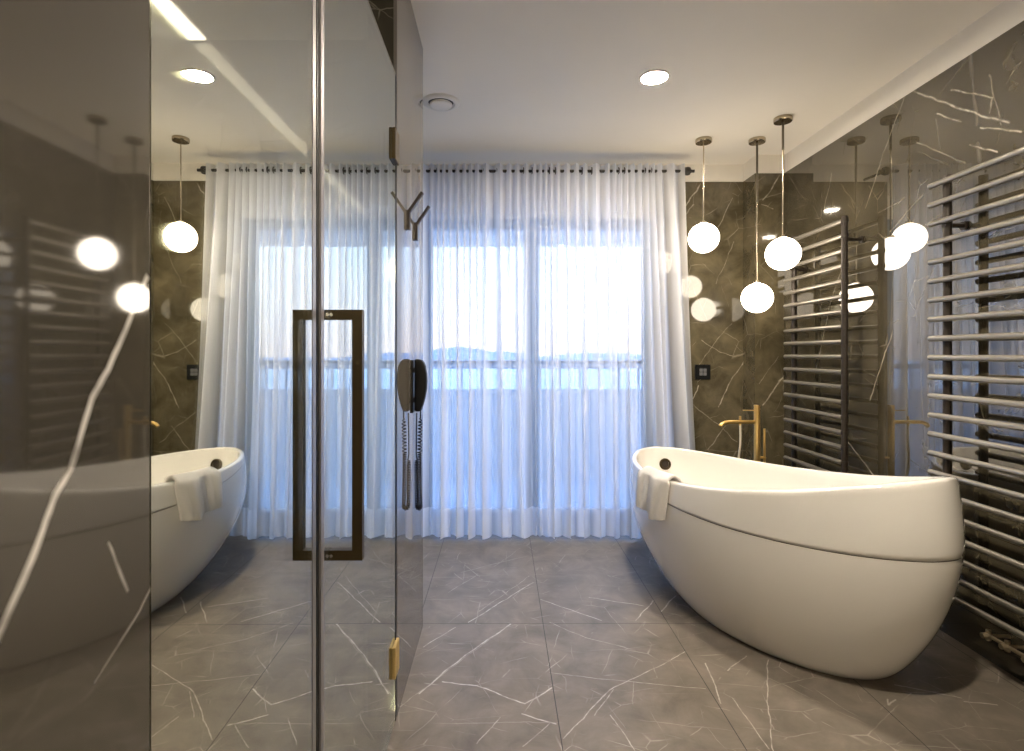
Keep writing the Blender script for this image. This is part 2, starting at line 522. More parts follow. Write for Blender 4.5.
# sheer voile
m = bpy.data.materials.new('sheer_voile'); m.use_nodes = True
nt = m.node_tree; nt.nodes.remove(nt.nodes['Principled BSDF'])
N = nt.nodes.new
tcv = N('ShaderNodeTexCoord'); sep = N('ShaderNodeSeparateXYZ'); nt.links.new(tcv.outputs['Object'], sep.inputs[0])
dif = N('ShaderNodeBsdfDiffuse'); dif.inputs[0].default_value = (0.90, 0.88, 0.86, 1)
trl = N('ShaderNodeBsdfTranslucent'); trl.inputs[0].default_value = (0.78, 0.83, 0.92, 1)
trn = N('ShaderNodeBsdfTransparent'); trn.inputs[0].default_value = (1, 1, 1, 1)
m1 = N('ShaderNodeMixShader'); m1.inputs[0].default_value = 0.58
nt.links.new(dif.outputs[0], m1.inputs[1]); nt.links.new(trl.outputs[0], m1.inputs[2])
# opacity: weave, doubled in the hem and heading
weave = N('ShaderNodeTexNoise'); weave.inputs['Scale'].default_value = 14
mpv = N('ShaderNodeMapping'); mpv.inputs['Scale'].default_value = (1, 1, 0.04)
nt.links.new(tcv.outputs['Object'], mpv.inputs[0]); nt.links.new(mpv.outputs[0], weave.inputs['Vector'])
op = N('ShaderNodeMapRange'); op.inputs[1].default_value = 0.25; op.inputs[2].default_value = 0.85; op.inputs[3].default_value = 0.40; op.inputs[4].default_value = 0.97
at = N('ShaderNodeAttribute'); at.attribute_name = 'gather'          # how closely the cloth is gathered there
wa = N('ShaderNodeMath'); wa.operation = 'MULTIPLY_ADD'; nt.links.new(weave.outputs['Fac'], wa.inputs[0]); wa.inputs[1].default_value = 0.38
ws = N('ShaderNodeMath'); ws.operation = 'MULTIPLY'; nt.links.new(at.outputs['Fac'], ws.inputs[0]); ws.inputs[1].default_value = 0.72
nt.links.new(ws.outputs[0], wa.inputs[2]); nt.links.new(wa.outputs[0], op.inputs[0])
hem = N('ShaderNodeMath'); hem.operation = 'LESS_THAN'; nt.links.new(sep.outputs[2], hem.inputs[0]); hem.inputs[1].default_value = 0.205
hd2 = N('ShaderNodeMapRange'); nt.links.new(sep.outputs[2], hd2.inputs[0]); hd2.inputs[1].default_value = 2.2; hd2.inputs[2].default_value = 2.5
sm = N('ShaderNodeMath'); sm.operation = 'MAXIMUM'; nt.links.new(hem.outputs[0], sm.inputs[0]); nt.links.new(hd2.outputs[0], sm.inputs[1])
ml = N('ShaderNodeMath'); ml.operation = 'MULTIPLY'; nt.links.new(sm.outputs[0], ml.inputs[0]); ml.inputs[1].default_value = 0.27
ad = N('ShaderNodeMath'); ad.operation = 'ADD'; ad.use_clamp = True; nt.links.new(ml.outputs[0], ad.inputs[0]); nt.links.new(op.outputs[0], ad.inputs[1])
m2 = N('ShaderNodeMixShader'); nt.links.new(ad.outputs[0], m2.inputs[0])
nt.links.new(trn.outputs[0], m2.inputs[1]); nt.links.new(m1.outputs[0], m2.inputs[2])
nt.links.new(m2.outputs[0], nt.nodes['Material Output'].inputs[0])
M['voile'] = m

# ------------------------------------------------------------------ room shell
struct('floor', B(-2.0, XW + .12, YE, YB + .12, -.12, 0), M['floor'])
struct('ceiling', B(-2.0, XW + .12, YE, YB + .12, HC, HC + .12), M['plaster'])
struct('wall_right', B(XW, XW + .12, YE, YB + .12, 0, HM), M['wall_r'])
XL0, XL1, WH = -1.25, 1.13, 2.25        # window opening
bm = bmesh.new()
box(bm, XL1, XW, YB, YB + .12, 0, HM)
box(bm, XP, XW, YP, YB, 0, HM)
struct('wall_back', bm, M['wall_b'])
bm = bmesh.new()
box(bm, -2.0, XL0, YB, YB + .12, 0, HM)
box(bm, XL0, XL1, YB, YB + .12, WH, HM)
struct('wall_window', bm, M['plaster'])
# plaster strip between the marble and the ceiling
bm = bmesh.new()
box(bm, XW + .004, XW + .12, YE, YB + .12, HM, HC)
box(bm, -2.0, XW, YB + .004, YB + .12, HM, HC)
box(bm, XP + .004, XW, YP + .004, YB, HM, HC)
struct('trim_1', bm, M['band'])
struct('wall_rear', B(-2.0, XW + .12, YE - .12, YE, 0, HC), M['plaster'])
struct('wall_alcove', B(-2.12, -2.0, YE, YB + .12, 0, HC), M['plaster'])
# near left: polished slab wall, the end wall of the shower and the short return wall
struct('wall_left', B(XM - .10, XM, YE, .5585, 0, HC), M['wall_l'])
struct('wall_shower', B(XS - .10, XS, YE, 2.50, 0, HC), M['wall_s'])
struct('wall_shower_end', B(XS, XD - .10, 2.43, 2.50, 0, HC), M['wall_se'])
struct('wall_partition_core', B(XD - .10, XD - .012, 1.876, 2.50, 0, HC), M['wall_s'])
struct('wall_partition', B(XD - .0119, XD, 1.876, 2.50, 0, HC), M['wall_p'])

# ------------------------------------------------------------------ window, balcony, distance
wr = empty('window_1', (0, YB + .06, 0)); wr['kind'] = 'structure'
bm = bmesh.new()
box(bm, XL0, XL1, YB + .03, YB + .10, 0, .07)
box(bm, XL0, XL1, YB + .03, YB + .10, WH - .07, WH)
box(bm, XL0, XL0 + .07, YB + .03, YB + .10, .07, WH - .07)
box(bm, XL1 - .07, XL1, YB + .03, YB + .10, .07, WH - .07)
obj('window_frame', bm, M['frame'], wr)
for xm in (-.56, .235):
    obj('mullion', B(xm - .045, xm + .045, YB + .03, YB + .10, .07, WH - .07), M['frame'], wr)
for a, b in ((XL0 + .07, -.605), (-.515, .19), (.28, XL1 - .07)):
    obj('pane', B(a, b, YB + .06, YB + .066, .07, WH - .07), M['pane'], wr)

bl = empty('balcony', (0, 4.8, 0), 'concrete balcony with a low parapet outside the curtained window', 'balcony')
obj('balcony_floor', B(-4, 4, YB + .13, 5.6, -.12, -.02), M['outside'], bl)
obj('parapet', B(-4, 4, 5.5, 5.6, -.02, .895), M['outside'], bl)
obj('soffit', B(-4, 4, YB + .13, 5.2, 2.27, 2.40), M['soffit'], bl)
rl = empty('balcony_railing', (0, 5.55, .9), 'blue-grey metal handrail on posts above the balcony parapet', 'railing')
obj('handrail', B(-4, 4, 5.52, 5.58, 1.10, 1.15), M['railing'], rl)
for k in range(23):
    x = -2.2 + k * .2
    obj('post', B(x - .012, x + .012, 5.54, 5.56, .90, 1.10), M['railing'], rl)

bm = bmesh.new()
rows = []
prof = []
for i in range(81):
    x = -160 + i * 4
    h = 5.5 * math.exp(-((x + 22) / 34) ** 2) + 3.2 * math.exp(-((x - 52) / 22) ** 2) + 2.4 * math.exp(-((x + 95) / 30) ** 2) + .5 * sin(x * .21) + .35 * sin(x * .57 + 1)
    prof.append((x, max(h, .3)))
for j in range(7):
    f_ = sin(pi * j / 6)
    rows.append([(x, 240 + j * 14, h * f_ - 1.0 + (0 if f_ > .01 else -.5)) for x, h in prof])
tag(obj('hill', grid(rows), M['hill'], smooth=True), 'low blue hills across the water seen through the sheer curtain', 'hill')
tag(obj('water', grid([[(-400, 14, -9), (400, 14, -9)], [(-400, 320, -2.5), (400, 320, -2.5)]]), M['sea'], None), 'pale stretch of water between the balcony railing and the hills', 'water', kind='structure')

# ------------------------------------------------------------------ curtain and rod
def smooth01(t):
    t = max(0, min(1, t)); return t * t * (3 - 2 * t)


CX0, CX1 = -1.00, 1.262
nU, nV = 1700, 46
# irregular phases so no two folds match
ph1 = [0.0]; ph2 = [0.0]
for i in range(nU):
    u = i / nU
    ph1.append(ph1[-1] + 2 * pi * 41 / nU * (1 + .30 * sin(u * 23 + 1) + .22 * sin(u * 57)))
    ph2.append(ph2[-1] + 2 * pi * 18 / nU * (1 + .38 * sin(u * 17 + 2) + .25 * sin(u * 41 + .5)))
rows = []; gat = []
for j in range(nV + 1):
    v = j / nV                       # 0 floor .. 1 top
    z = 0.012 + v * (2.567 - 0.012)
    row = []
    for i in range(nU + 1):
        u = i / nU
        s = u * 2 - .87
        x = CX0 + (CX1 - CX0) * u
        x += (1 - v) ** 1.3 * .085 * smooth01((u - .80) / .20)        # flares out at the foot
        k = smooth01((v - .05) / .95)
        a1 = .034 * (.35 + .65 * k)
        a2 = .040 * (1 - k) ** .7
        w1 = sin(ph1[i] + .25 * sin(v * 5 + u * 9))
        w1 = math.copysign(abs(w1) ** .75, w1)
        d = a1 * w1 + a2 * sin(ph2[i] + .5 * sin(v * 4 + u * 13)) + .006 * (1 - v) * sin(u * 150 + v * 3)
        xx = x + .007 * sin(2 * ph1[i]) * k + .010 * (1 - k) * sin(2 * ph2[i])
        y = 3.80 - .014 * k - .125 * (1 - v) ** 1.2 - d
        gat.append(k * (.5 + .5 * w1) + (1 - k) * (.5 + .5 * sin(ph2[i] + .5 * sin(v * 4 + u * 13))))
        zz = z
        if j == 0: zz += .006 * (1 + sin(ph2[i] * 1.0 + 1))
        row.append((xx, y, zz))
    rows.append(row)
cu = obj('sheer_curtain', grid(rows), M['voile'], None, smooth='all')
ga_ = cu.data.attributes.new('gather', 'FLOAT', 'POINT'); ga_.data.foreach_set('value', gat)
tag(cu, 'floor-length white sheer curtain in many narrow folds, glowing blue from the window', 'curtain')

RODZ = 2.525
rd = empty('curtain_rod', (0.15, 3.80, RODZ), 'thin black curtain rod with a round end bracket just below the ceiling', 'curtain rod')
obj('rod', C((-1.05, 3.80, RODZ), (1.348, 3.80, RODZ), .0105), M['blackmatte'], rd, smooth=True)
for x in (1.300,):
    b_ = obj('bracket', L([(0, -.02), (.026, -.018), (.030, 0), (.026, .016), (.014, .020), (.014, .024)], (x, 3.80, RODZ), axis='X'), M['blackmatte'], rd, smooth=True)
    obj('bracket_arm', C((x, 3.80, RODZ), (x, YB, RODZ + .01), .009), M['blackmatte'], rd, smooth=True)
b_ = obj('bracket_arm', C((-.96, 3.80, RODZ), (-.96, YB, RODZ + .01), .009), M['blackmatte'], rd, smooth=True)
# eyelets (rings in the heading, part of the curtain)
for i in range(0, nU, 1):
    pass
cr_i = [i for i in range(1, nU) if sin(ph1[i - 1]) < 0 <= sin(ph1[i])]
for q, i in enumerate(cr_i):
    x = CX0 + (CX1 - CX0) * i / nU
    if x > CX1 - .01 or x < -.9 or q % 4 not in (0, 1): continue
    bm = bmesh.new(); lathe(bm, [(.017, -.003), (.027, -.003), (.027, .003), (.017, .003), (.017, -.003)], (x, 3.80, RODZ), n=20, axis='X')
    obj('eyelet', bm, M['blackmatte'], cu, smooth=True)

# ------------------------------------------------------------------ bathtub
TP = dict(cx=1.2471, cz=2.6778, a=.8729, b=.449, phi=-.35, n=1.9, hm=.6468, h2=.0922, h1=-.08, a0=.5435, b0=.3096, s0=-.0728, vm=.7362, ex=.718, gr=.9769, s1=.8158, s2=.1515)


def se(t, n):
    c, s = cos(t), sin(t)
    return math.copysign(abs(c) ** (2 / n), c), math.copysign(abs(s) ** (2 / n), s)


def tub_pt(th, v, off=0.0, drop=None, scale_in=0.0):
    p = TP
    u, w = se(th, p['n'])
    hz = p['hm'] + p['h1'] * u + p['h2'] * u * u
    t = min(1, v / p['vm']); g = sin(pi / 2 * t) ** p['ex'] if t > 0 else 0
    top = max(0, (v - p['vm']) / (1 - p['vm']))
    A = p['a0'] + (p['a'] - p['a0']) * g; Bb = p['b0'] + (p['b'] - p['b0']) * g
    r = 1 - (1 - p['gr']) * top ** 1.6
    A = A * r + off; Bb = Bb * r + off
    lx = A * u + p['s0'] * (1 - g); ly = Bb * w
    z = hz * v if drop is None else hz - drop
    return Vector((p['cx'] + lx * sin(p['phi']) + ly * cos(p['phi']), p['cz'] + lx * cos(p['phi']) - ly * sin(p['phi']), z))


def rot(c):
    return c


nT = 160
TH = [2 * pi * i / nT for i in range(nT)]
vs = lambda th: TP['s1'] + TP['s2'] * se(th, TP['n'])[0]
tub = empty('bathtub', (TP['cx'], TP['cz'], 0), 'large white egg-shaped freestanding bathtub with a raised near end', 'bathtub')
# lower shell, from the flat foot up to the seam
c0_ = Vector((TP['cx'], TP['cz'], 0))
rows = [[c0_ + (tub_pt(t, 0.0) - c0_) * k for t in TH] for k in (.02, .5, .9)]
rows += [[tub_pt(t, vs(t) * (i / 34) ** 1.5 if i else 0.0) + Vector((0, 0, .0)) for t in TH] for i in range(0, 35)]
obj('lower_shell', grid(rows, True), M['tub'], tub, smooth='all')
# seam groove
rows = [[tub_pt(t, vs(t) - .003, -.002) for t in TH], [tub_pt(t, vs(t), .0004) for t in TH], [tub_pt(t, vs(t) + .003, .0004) for t in TH], [tub_pt(t, vs(t) + .005, -.002) for t in TH]]
obj('seam', grid(rows, True), M['seam'], tub, smooth='all')
# upper shell: outside band, rolled lip, inside
RW = .030
rows = [[tub_pt(t, vs(t) + .003, -.001) for t in TH], [tub_pt(t, vs(t) + .0045, .0020) for t in TH]]
for i in range(1, 15):
    f_ = i / 14
    rows.append([tub_pt(t, vs(t) + .0045 + (1 - .012 - vs(t) - .0045) * f_, .0020 * (1 - f_ * .9)) for t in TH])
for k in range(1, 8):
    a = pi * k / 8
    rows.append([tub_pt(t, 1, -RW / 2 * (1 - cos(a)) + .0, drop=.008 - .010 * sin(a)) for t in TH])


def inner(t, f_):
    p = TP
    u, w = se(t, p['n'])
    hz = p['hm'] + p['h1'] * u + p['h2'] * u * u
    zb = .16
    g = cos(pi / 2 * f_) ** .55 if f_ < 1 else 0
    g = max(g, .02)
    Ai = (p['a'] * p['gr'] - RW) * (.10 + .90 * g); Bi = (p['b'] * p['gr'] - RW) * (.10 + .90 * g)
    z = zb + (hz - .008 - zb) * (1 - sin(pi / 2 * f_) ** 1.0) if f_ < 1 else zb
    lx, ly = Ai * u, Bi * w
    return Vector((p['cx'] + lx * sin(p['phi']) + ly * cos(p['phi']), p['cz'] + lx * cos(p['phi']) - ly * sin(p['phi']), z))


inr = [[inner(t, i / 26) for t in TH] for i in range(0, 27)]
rows += inr
cen = Vector((TP['cx'], TP['cz'], .16))
rows.append([cen + (p - cen) * .02 for p in inr[-1]])
obj('rim_band', grid(rows, True), M['tub'], tub, smooth='all')
bvh_bm = grid(inr, True)
bvh_bm.faces.ensure_lookup_table(); bvh_bm.normal_update()
bv = BVHTree.FromBMesh(bvh_bm)
d = Vector(((665 - 501) / FPX, 1, (354 - 464) / FPX)).normalized()
hit = None
pix_ = lambda p: (501 + FPX * p.x / p.y, 354 + FPX * (CAMH - p.z) / p.y)
orig = Vector((0, 0, CAMH))
far = None
o_ = orig.copy()
for _ in range(6):
    h = bv.ray_cast(o_, d)
    if h[0] is None: break
    far = h; o_ = h[0] + d * .01
loc, nrm = far[0], far[1]
if nrm.dot(Vector((TP['cx'], TP['cz'], .6)) - loc) < 0: nrm = -nrm
q = nrm.to_track_quat('Z', 'Y').to_matrix().to_4x4()
for nm, prof_, mt, par in (('overflow_ring', [(0, .012), (.028, .012), (.034, .009), (.036, .0), (.036, -.01)], 'brass', tub),):
    bm = L([(.022, .010), (.030, .013), (.036, .009), (.037, -.012)], (0, 0, 0), 40)
    bmesh.ops.transform(bm, matrix=Matrix.Translation(loc) @ q, verts=bm.verts[:])
    ring = obj('overflow_ring', bm, M['dbrass'], tub, smooth=True)
    bm = L([(0, .004), (.023, .004), (.023, -.01)], (0, 0, 0), 32)
    bmesh.ops.transform(bm, matrix=Matrix.Translation(loc) @ q, verts=bm.verts[:])
    obj('overflow_cover', bm, M['bronze'], ring, smooth=True)
bvh_bm.free()
obj('drain', L([(0, .006), (.030, .006), (.034, .0), (.034, -.006)], (TP['cx'], TP['cz'], .163), 32), M['brass'], tub, smooth=True)


# ------------------------------------------------------------------ hand towel over the rim
# rim point under pixel column ~ (655,476)
def pix(p):
    return (501 + FPX * p.x / p.y, 354 + FPX * (CAMH - p.z) / p.y)


cands = []
for i in range(2000):
    t = 2 * pi * i / 2000
    x, y = pix(tub_pt(t, 1))
    p_ = tub_pt(t, 1)
    cands.append((t, x, y, p_.y))


def rim_th(px, py):
    return min(cands, key=lambda c: (c[1] - px) ** 2 + (c[2] - py) ** 2)[0]


ta, tb = rim_th(644, 472), rim_th(673, 481)
if abs(ta - tb) > pi:
    if ta < tb: ta += 2 * pi
    else: tb += 2 * pi
rows = []
nA, nB = 40, 46
for j in range(nB + 1):
    f_ = j / nB
    row = []
    for i in range(nA + 1):
        a = i / nA
        # towel narrows slightly where it bunches over the rim
        spread = 1.02 - .16 * f_ - .06 * sin(pi * min(1, f_ / .4))
        t = ta + (tb - ta) * (.5 + (a - .5) * spread - .02 * max(0, f_ - .2))
        ln = .215 + .012 * sin(a * pi * 1.1 + .3) + .022 * smooth01((a - .5) / .15)
        fold = .010 * sin(a * 2 * pi * 1.6 + 1.0) * smooth01(f_ / .5) + .012 * smooth01((a - .55) / .15) * smooth01((1.05 - a) / .2) + .003 * sin(a * 40 + f_ * 5) * smooth01(f_ * 2)
        s_ = -.055 + (ln + .055) * f_         # distance past the crest
        u, w = se(t, TP['n'])
        if s_ < 0:
            p0 = tub_pt(t, 1, -RW - .014, drop=-s_ - .004)
        elif s_ < .045:
            k = s_ / .045
            p0 = tub_pt(t, 1, (-RW - .014) * (1 - k) + .012 * k, drop=.0 - .018 * sin(pi * k) - .0)
        else:
            hz = tub_pt(t, 1).z
            zz = hz - (s_ - .045)
            p0 = tub_pt(t, max(.1, zz / hz), .012 + fold + .004 * f_)
            p0.z = zz
        row.append(p0)
    rows.append(row)
bm = grid(rows)
tw = obj('hand_towel', bm, M['towel'], None, smooth='all')
mo = tw.modifiers.new('thickness', 'SOLIDIFY'); mo.thickness = .016; mo.offset = 1
mo = tw.modifiers.new('soft', 'SUBSURF'); mo.levels = 1; mo.render_levels = 1
tag(tw, 'white terry hand towel draped over the far rim of the bathtub', 'towel')

# ------------------------------------------------------------------ brass bath mixer
FX, FY = 1.577, 3.357
fz = lambda y, Y=FY: CAMH + (354 - y) * Y / FPX
fa = empty('bath_faucet', (FX, FY, 0), 'tall brushed brass floor-standing bath filler behind the bathtub', 'faucet')
obj('base_plate', L([(0, .014), (.045, .014), (.05, .010), (.05, 0), (0, 0)], (FX, FY, 0), 36), M['brass'], fa, smooth=True)
obj('column', C((FX, FY, .01), (FX, FY, fz(413)), .0185, n=32), M['brass'], fa, smooth=True)
kn = obj('control_knob', L([(0, fz(405)), (.0175, fz(405)), (.0185, fz(405.3)), (.0185, fz(407)), (.017, fz(407.2)), (.017, fz(407.6)), (.0185, fz(407.8)), (.0185, fz(410)), (.017, fz(410.2)), (.017, fz(410.7)), (.0185, fz(411)), (.0185, fz(413)), (0, fz(413))], (FX, FY, 0), 32), M['brass'], fa, smooth=True)
obj('lever', C((FX, FY, fz(410.5)), (FX - .086, FY, fz(410.3)), .0035, n=12), M['brass'], kn, smooth=True)
zz = fz(422)
obj('spout', TU([(FX, FY, zz), (FX - .10, FY, zz), (FX - .17, FY, zz), (FX - .195, FY, zz - .003), (FX - .215, FY, zz - .012), (FX - .228, FY, zz - .027)], [.0115, .0115, .0115, .0115, .0125, .0125], 20), M['brass'], fa, smooth=True)
dv = obj('diverter', C((FX - .104, FY, zz - .02), (FX - .104, FY, fz(416)), .0068, n=16), M['brass'], fa, smooth=True)
obj('hose', TU([(FX - .104, FY, zz - .02), (FX - .102, FY, zz - .08), (FX - .103, FY, zz - .14), (FX - .110, FY, zz - .20), (FX - .115, FY + .01, zz - .28), (FX - .10, FY + .02, zz - .38), (FX - .05, FY + .03, zz - .46), (FX + .01, FY + .03, zz - .44), (FX + .045, FY, zz - .34), (FX + .046, FY, zz - .25)], .0065, 10), M['hose'], fa, smooth=True)
hs_ = obj('hand_shower', C((FX + .046, FY, zz - .26), (FX + .046, FY, fz(428.5)), .0072, n=18), M['brass'], fa, smooth=True)
obj('holder', C((FX, FY, zz - .22), (FX + .052, FY, zz - .22), .008, n=14), M['brass'], fa, smooth=True)


# ------------------------------------------------------------------ towel radiators
XR = 1.885


def radiator(y_far, y_near, label):
    r_ = empty('towel_radiator', (XR, (y_far + y_near) / 2, .22), label, 'towel radiator', 'towel radiators on the right wall')
    n = 22; top, bot = 1.985, .232
    for i in range(n):
        z = bot + (top - bot) * i / (n - 1)
        obj('rung', C((XR, y_near, z), (XR, y_far, z), .0125, n=18), M['rail'], r_, smooth=True)
    # far post stands behind the rungs, near post takes their ends
    pf = obj('post', C((XR + .028, y_far - .06, bot - .05), (XR + .028, y_far - .06, top + .03), .0165), M['bronze'], r_, smooth=True)
    bm = bmesh.new(); cyl(bm, (XR + .004, y_near - .004, bot - .05), (XR + .004, y_near - .004, top + .022), .016)
    for i in range(n):
        z = bot + (top - bot) * i / (n - 1)
        cyl(bm, (XR + .004, y_near - .004, z - .011), (XR + .004, y_near - .004, z + .011), .019)
    obj('post', bm, M['bronze'], r_, smooth=True)
    for yy, zs in ((y_far - .06, (1.80, .45)), (y_near - .004, (1.88, .45))):
        for z in zs:
            bk = C((XR + .01, yy, z), (XW - .003, yy, z), .010, n=16)
            cyl(bk, (XW - .012, yy, z), (XW - .003, yy, z), .019)
            obj('wall_bracket', bk, M['bronze'], r_, smooth=True)
    return r_


radiator(3.615, 3.00, 'pewter ladder towel radiator standing further back, behind the bath faucet')
big = radiator(2.395, 1.60, 'pewter ladder towel radiator nearest the camera, behind the raised end of the bathtub')
# valve set under the near radiator
vz = .150
bm = bmesh.new()
cyl(bm, (XR + .02, 2.14, vz), (XR + .02, 1.92, vz), .007)
for yy in (2.13, 2.05, 1.96):
    cyl(bm, (XR + .02, yy, vz), (XW - .003, yy, vz - .005), .007)
    cyl(bm, (XR + .02, yy, vz - .018), (XR + .02, yy, vz + .022), .009)
    cyl(bm, (XR - .006, yy, vz), (XR + .02, yy, vz), .010, .012)
obj('valve', bm, M['oldbrass'], big, smooth=True)


# ------------------------------------------------------------------ pendants
def pendant(x, y, zc, dark, label):
    r_ = empty('globe_pendant', (x, y, HC), label, 'pendant light', 'globe pendants over the bathtub')
    obj('canopy', L([(0, HC), (.050, HC), (.052, HC - .003), (.052, HC - .022), (.049, HC - .026), (0, HC - .026)], (x, y, 0), 40), M['canopy'], r_, smooth=True)
    obj('rod', C((x, y, HC - .026), (x, y, zc + .10), .0042, n=14), M['canopy'], r_, smooth=True)
    if dark:
        obj('upper_sleeve', C((x, y, HC - .026), (x, y, HC - .026 - dark), .0068, n=16), M['darktube'], r_, smooth=True)
    cp = obj('cap', L([(0, .112), (.010, .112), (.012, .106), (.020, .103), (.026, .097), (0, .095)], (x, y, zc), 24), M['canopy'], r_, smooth=True)
    for a in (0.4, 2.5, 4.6):
        obj('screw', C((x + .019 * cos(a), y + .019 * sin(a), zc + .095), (x + .019 * cos(a), y + .019 * sin(a), zc + .110), .003, n=8), M['canopy'], cp, smooth=True)
    prof_ = [(.097 * sin(pi * i / 28), -.096 * cos(pi * i / 28)) for i in range(29)]
    prof_[0] = (0, -.096); prof_[-1] = (0, .096)
    obj('globe', L(prof_, (x, y, zc), 48), M['globe'], r_, smooth='all')


pendant(1.32, 3.55, 2.005, 0, 'lit white globe pendant nearest the curtain, on an all-brass rod')
pendant(1.671, 3.23, 1.843, .165, 'lit white globe pendant nearest the camera, beside the towel radiator')
pendant(1.668, 3.55, 1.615, .385, 'lowest lit white globe pendant, above the bath faucet')


# ------------------------------------------------------------------ ceiling fittings
def downlight(x, y, label):
    r_ = empty('downlight', (x, y, HC), label, 'ceiling light', 'recessed ceiling downlights')
    obj('trim_ring', L([(.062, HC - .004), (.066, HC - .007), (.074, HC - .005), (.076, HC)], (x, y, 0), 40), M['vent'], r_, smooth=True)
    obj('lens', L([(0, HC - .004), (.062, HC - .004), (.062, HC + .01)], (x, y, 0), 40), M['down'], r_, smooth=True)


downlight(.775, 2.755, 'round lit downlight in the ceiling before the curtain')
downlight(.775, 1.14, 'round lit downlight in the ceiling above the camera')
vt = empty('air_vent', (-.334, 3.03, HC), 'round white ceiling air vent beside the top of the polished partition', 'vent')
obj('vent_flange', L([(.070, HC), (.070, HC - .006), (.078, HC - .014), (.090, HC - .013), (.103, HC - .006), (.106, HC)], (-.334, 3.03, 0), 48), M['vent'], vt, smooth=True)
obj('vent_recess', L([(0, HC - .001), (.070, HC - .001), (.070, HC)], (-.334, 3.03, 0), 48), M['blackmatte'], vt, smooth=True)
obj('vent_disc', L([(0, HC - .024), (.050, HC - .024), (.060, HC - .020), (.063, HC - .013), (.058, HC - .009), (0, HC - .009)], (-.334, 3.03, 0), 48), M['vent'], vt, smooth=True)

def fill_globe(x, z, label):  # unseen globes added to brighten the front of the room
    r_ = empty('fill_lamp', (x, YE, z), label, 'added fill light', 'added fill globes behind the camera')
    obj('wall_plate', L([(0, .015), (.05, .015), (.055, .010), (.055, 0)], (x, YE, z), 32, 'Y'), M['brass'], r_, smooth=True)
    obj('arm', C((x, YE + .01, z), (x, YE + .06, z), .010), M['brass'], r_, smooth=True)
    obj('globe', L([(.12 * sin(pi * i / 20) if 0 < i < 20 else 0, -.12 * cos(pi * i / 20)) for i in range(21)], (x, YE + .17, z), 32), M['globe_fill'], r_, smooth='all')


fill_globe(.25, 2.05, 'added unseen opal fill globe on the wall behind the camera, left one')
fill_globe(1.35, 2.05, 'added unseen opal fill globe on the wall behind the camera, right one')

ls = empty('led_strip', (-1.34, 1.2, HC), 'long lit ceiling light slot inside the shower, seen through the glass', 'ceiling light')
obj('diffuser', B(-1.375, -1.305, -.6, 2.41, HC - .012, HC - .004), M['strip'], ls)
obj('channel', B(-1.385, -1.295, -.61, 2.42, HC - .004, HC), M['vent'], ls)

# ------------------------------------------------------------------ wall switch by the curtain
sw = empty('wall_switch', on_y(702.5, 372, YB), 'square black light switch on the marble wall right of the curtain', 'switch')
x, y, z = on_y(702.5, 372, YB)
obj('plate', B(x - .057, x + .057, YB - .009, YB, z - .055, z + .055), M['black'], sw, bevel=.003)
for sx_ in (-1, 1):
    for sz_ in (-1, 1):
        obj('button', B(x + sx_ * .0135 - .012, x + sx_ * .0135 + .012, YB - .014, YB - .009, z + sz_ * .0135 - .012, z + sz_ * .0135 + .012), M['grey'], sw, bevel=.0015)

# ------------------------------------------------------------------ shower screen
HD = 2.195
GA = .006
gl = empty('fixed_glass_panel', (XG, .56, 0), 'tall reflective fixed glass shower panel between the marble wall and the door', 'glass panel')
obj('glass_pane', B(-.008, 0, .5595, 1.043, .004, HC - .002), M['glass'], gl)
obj('edge_profile', B(-.009, .001, 1.043, 1.066, .004, HC - .002), M['satin'], gl, bevel=.002)
for o in list(gl.children):      # pane modelled on its own axis, then swung with the panel
    for v in o.data.vertices: v.co = Vector((v.co.x + XG, v.co.y, v.co.z))
gl.rotation_euler = (0, 0, GA)
dr = empty('shower_door', (XD, 1.48, 0), 'hinged reflective glass shower door with a rectangular bronze handle', 'shower door')
obj('glass_pane', B(XD - .008, XD, 1.102, 1.846, .010, HD), M['glass'], dr)
obj('edge_profile', B(XD - .009, XD + .001, 1.080, 1.102, .010, HD), M['satin'], dr, bevel=.002)
obj('gap_shade_strip', B(XD - .011, XD - .003, 1.069, 1.080, .010, HD), M['black'], dr)  # black strip put in for the shade of the gap beside the door
obj('top_edge', B(XD - .008, XD + .0005, 1.102, 1.846, HD, HD + .006), M['canopy'], dr)
obj('side_seal', B(XD - .009, XD + .001, 1.847, 1.862, .006, HD), M['black'], dr)
for z in (1.945, .230):
    hg = obj('hinge', B(XD, XD + .011, 1.792, 1.862, z - .052, z + .052), M['dbrass'] if z > 1 else M['hbrass'], dr, bevel=.0015)
    obj('hinge_leaf', B(XD - .018, XD - .008, 1.792, 1.862, z - .052, z + .052), M['dbrass'], hg, bevel=.0015)
# back-to-back rectangular pulls
hy = 1.147
zt, zb_ = CAMH + (354 - 310) * hy / FPX, CAMH + (354 - 559) * hy / FPX
t_ = .021
for sgn in (1, -1):
    bm = bmesh.new()
    xo = XD + (.068 if sgn > 0 else -.076)
    xi = XD if sgn > 0 else XD - .008
    a, b = sorted((xo, xo - sgn * t_))
    box(bm, a, b, hy - .009, hy + .009, zb_, zt)
    a, b = sorted((xi, xo - sgn * t_))
    box(bm, a, b, hy - .009, hy + .009, zt - t_, zt)
    box(bm, a, b, hy - .009, hy + .009, zb_, zb_ + t_)
    hd_ = obj('handle', bm, M['dbrass'], dr)
    for z in (zt - t_ / 2, zb_ + t_ / 2):
        obj('handle_screw', C((xi + sgn * .004, hy - .0095, z), (xi + sgn * .004, hy - .012, z), .0035, n=12), M['chrome'], hd_, smooth=True)


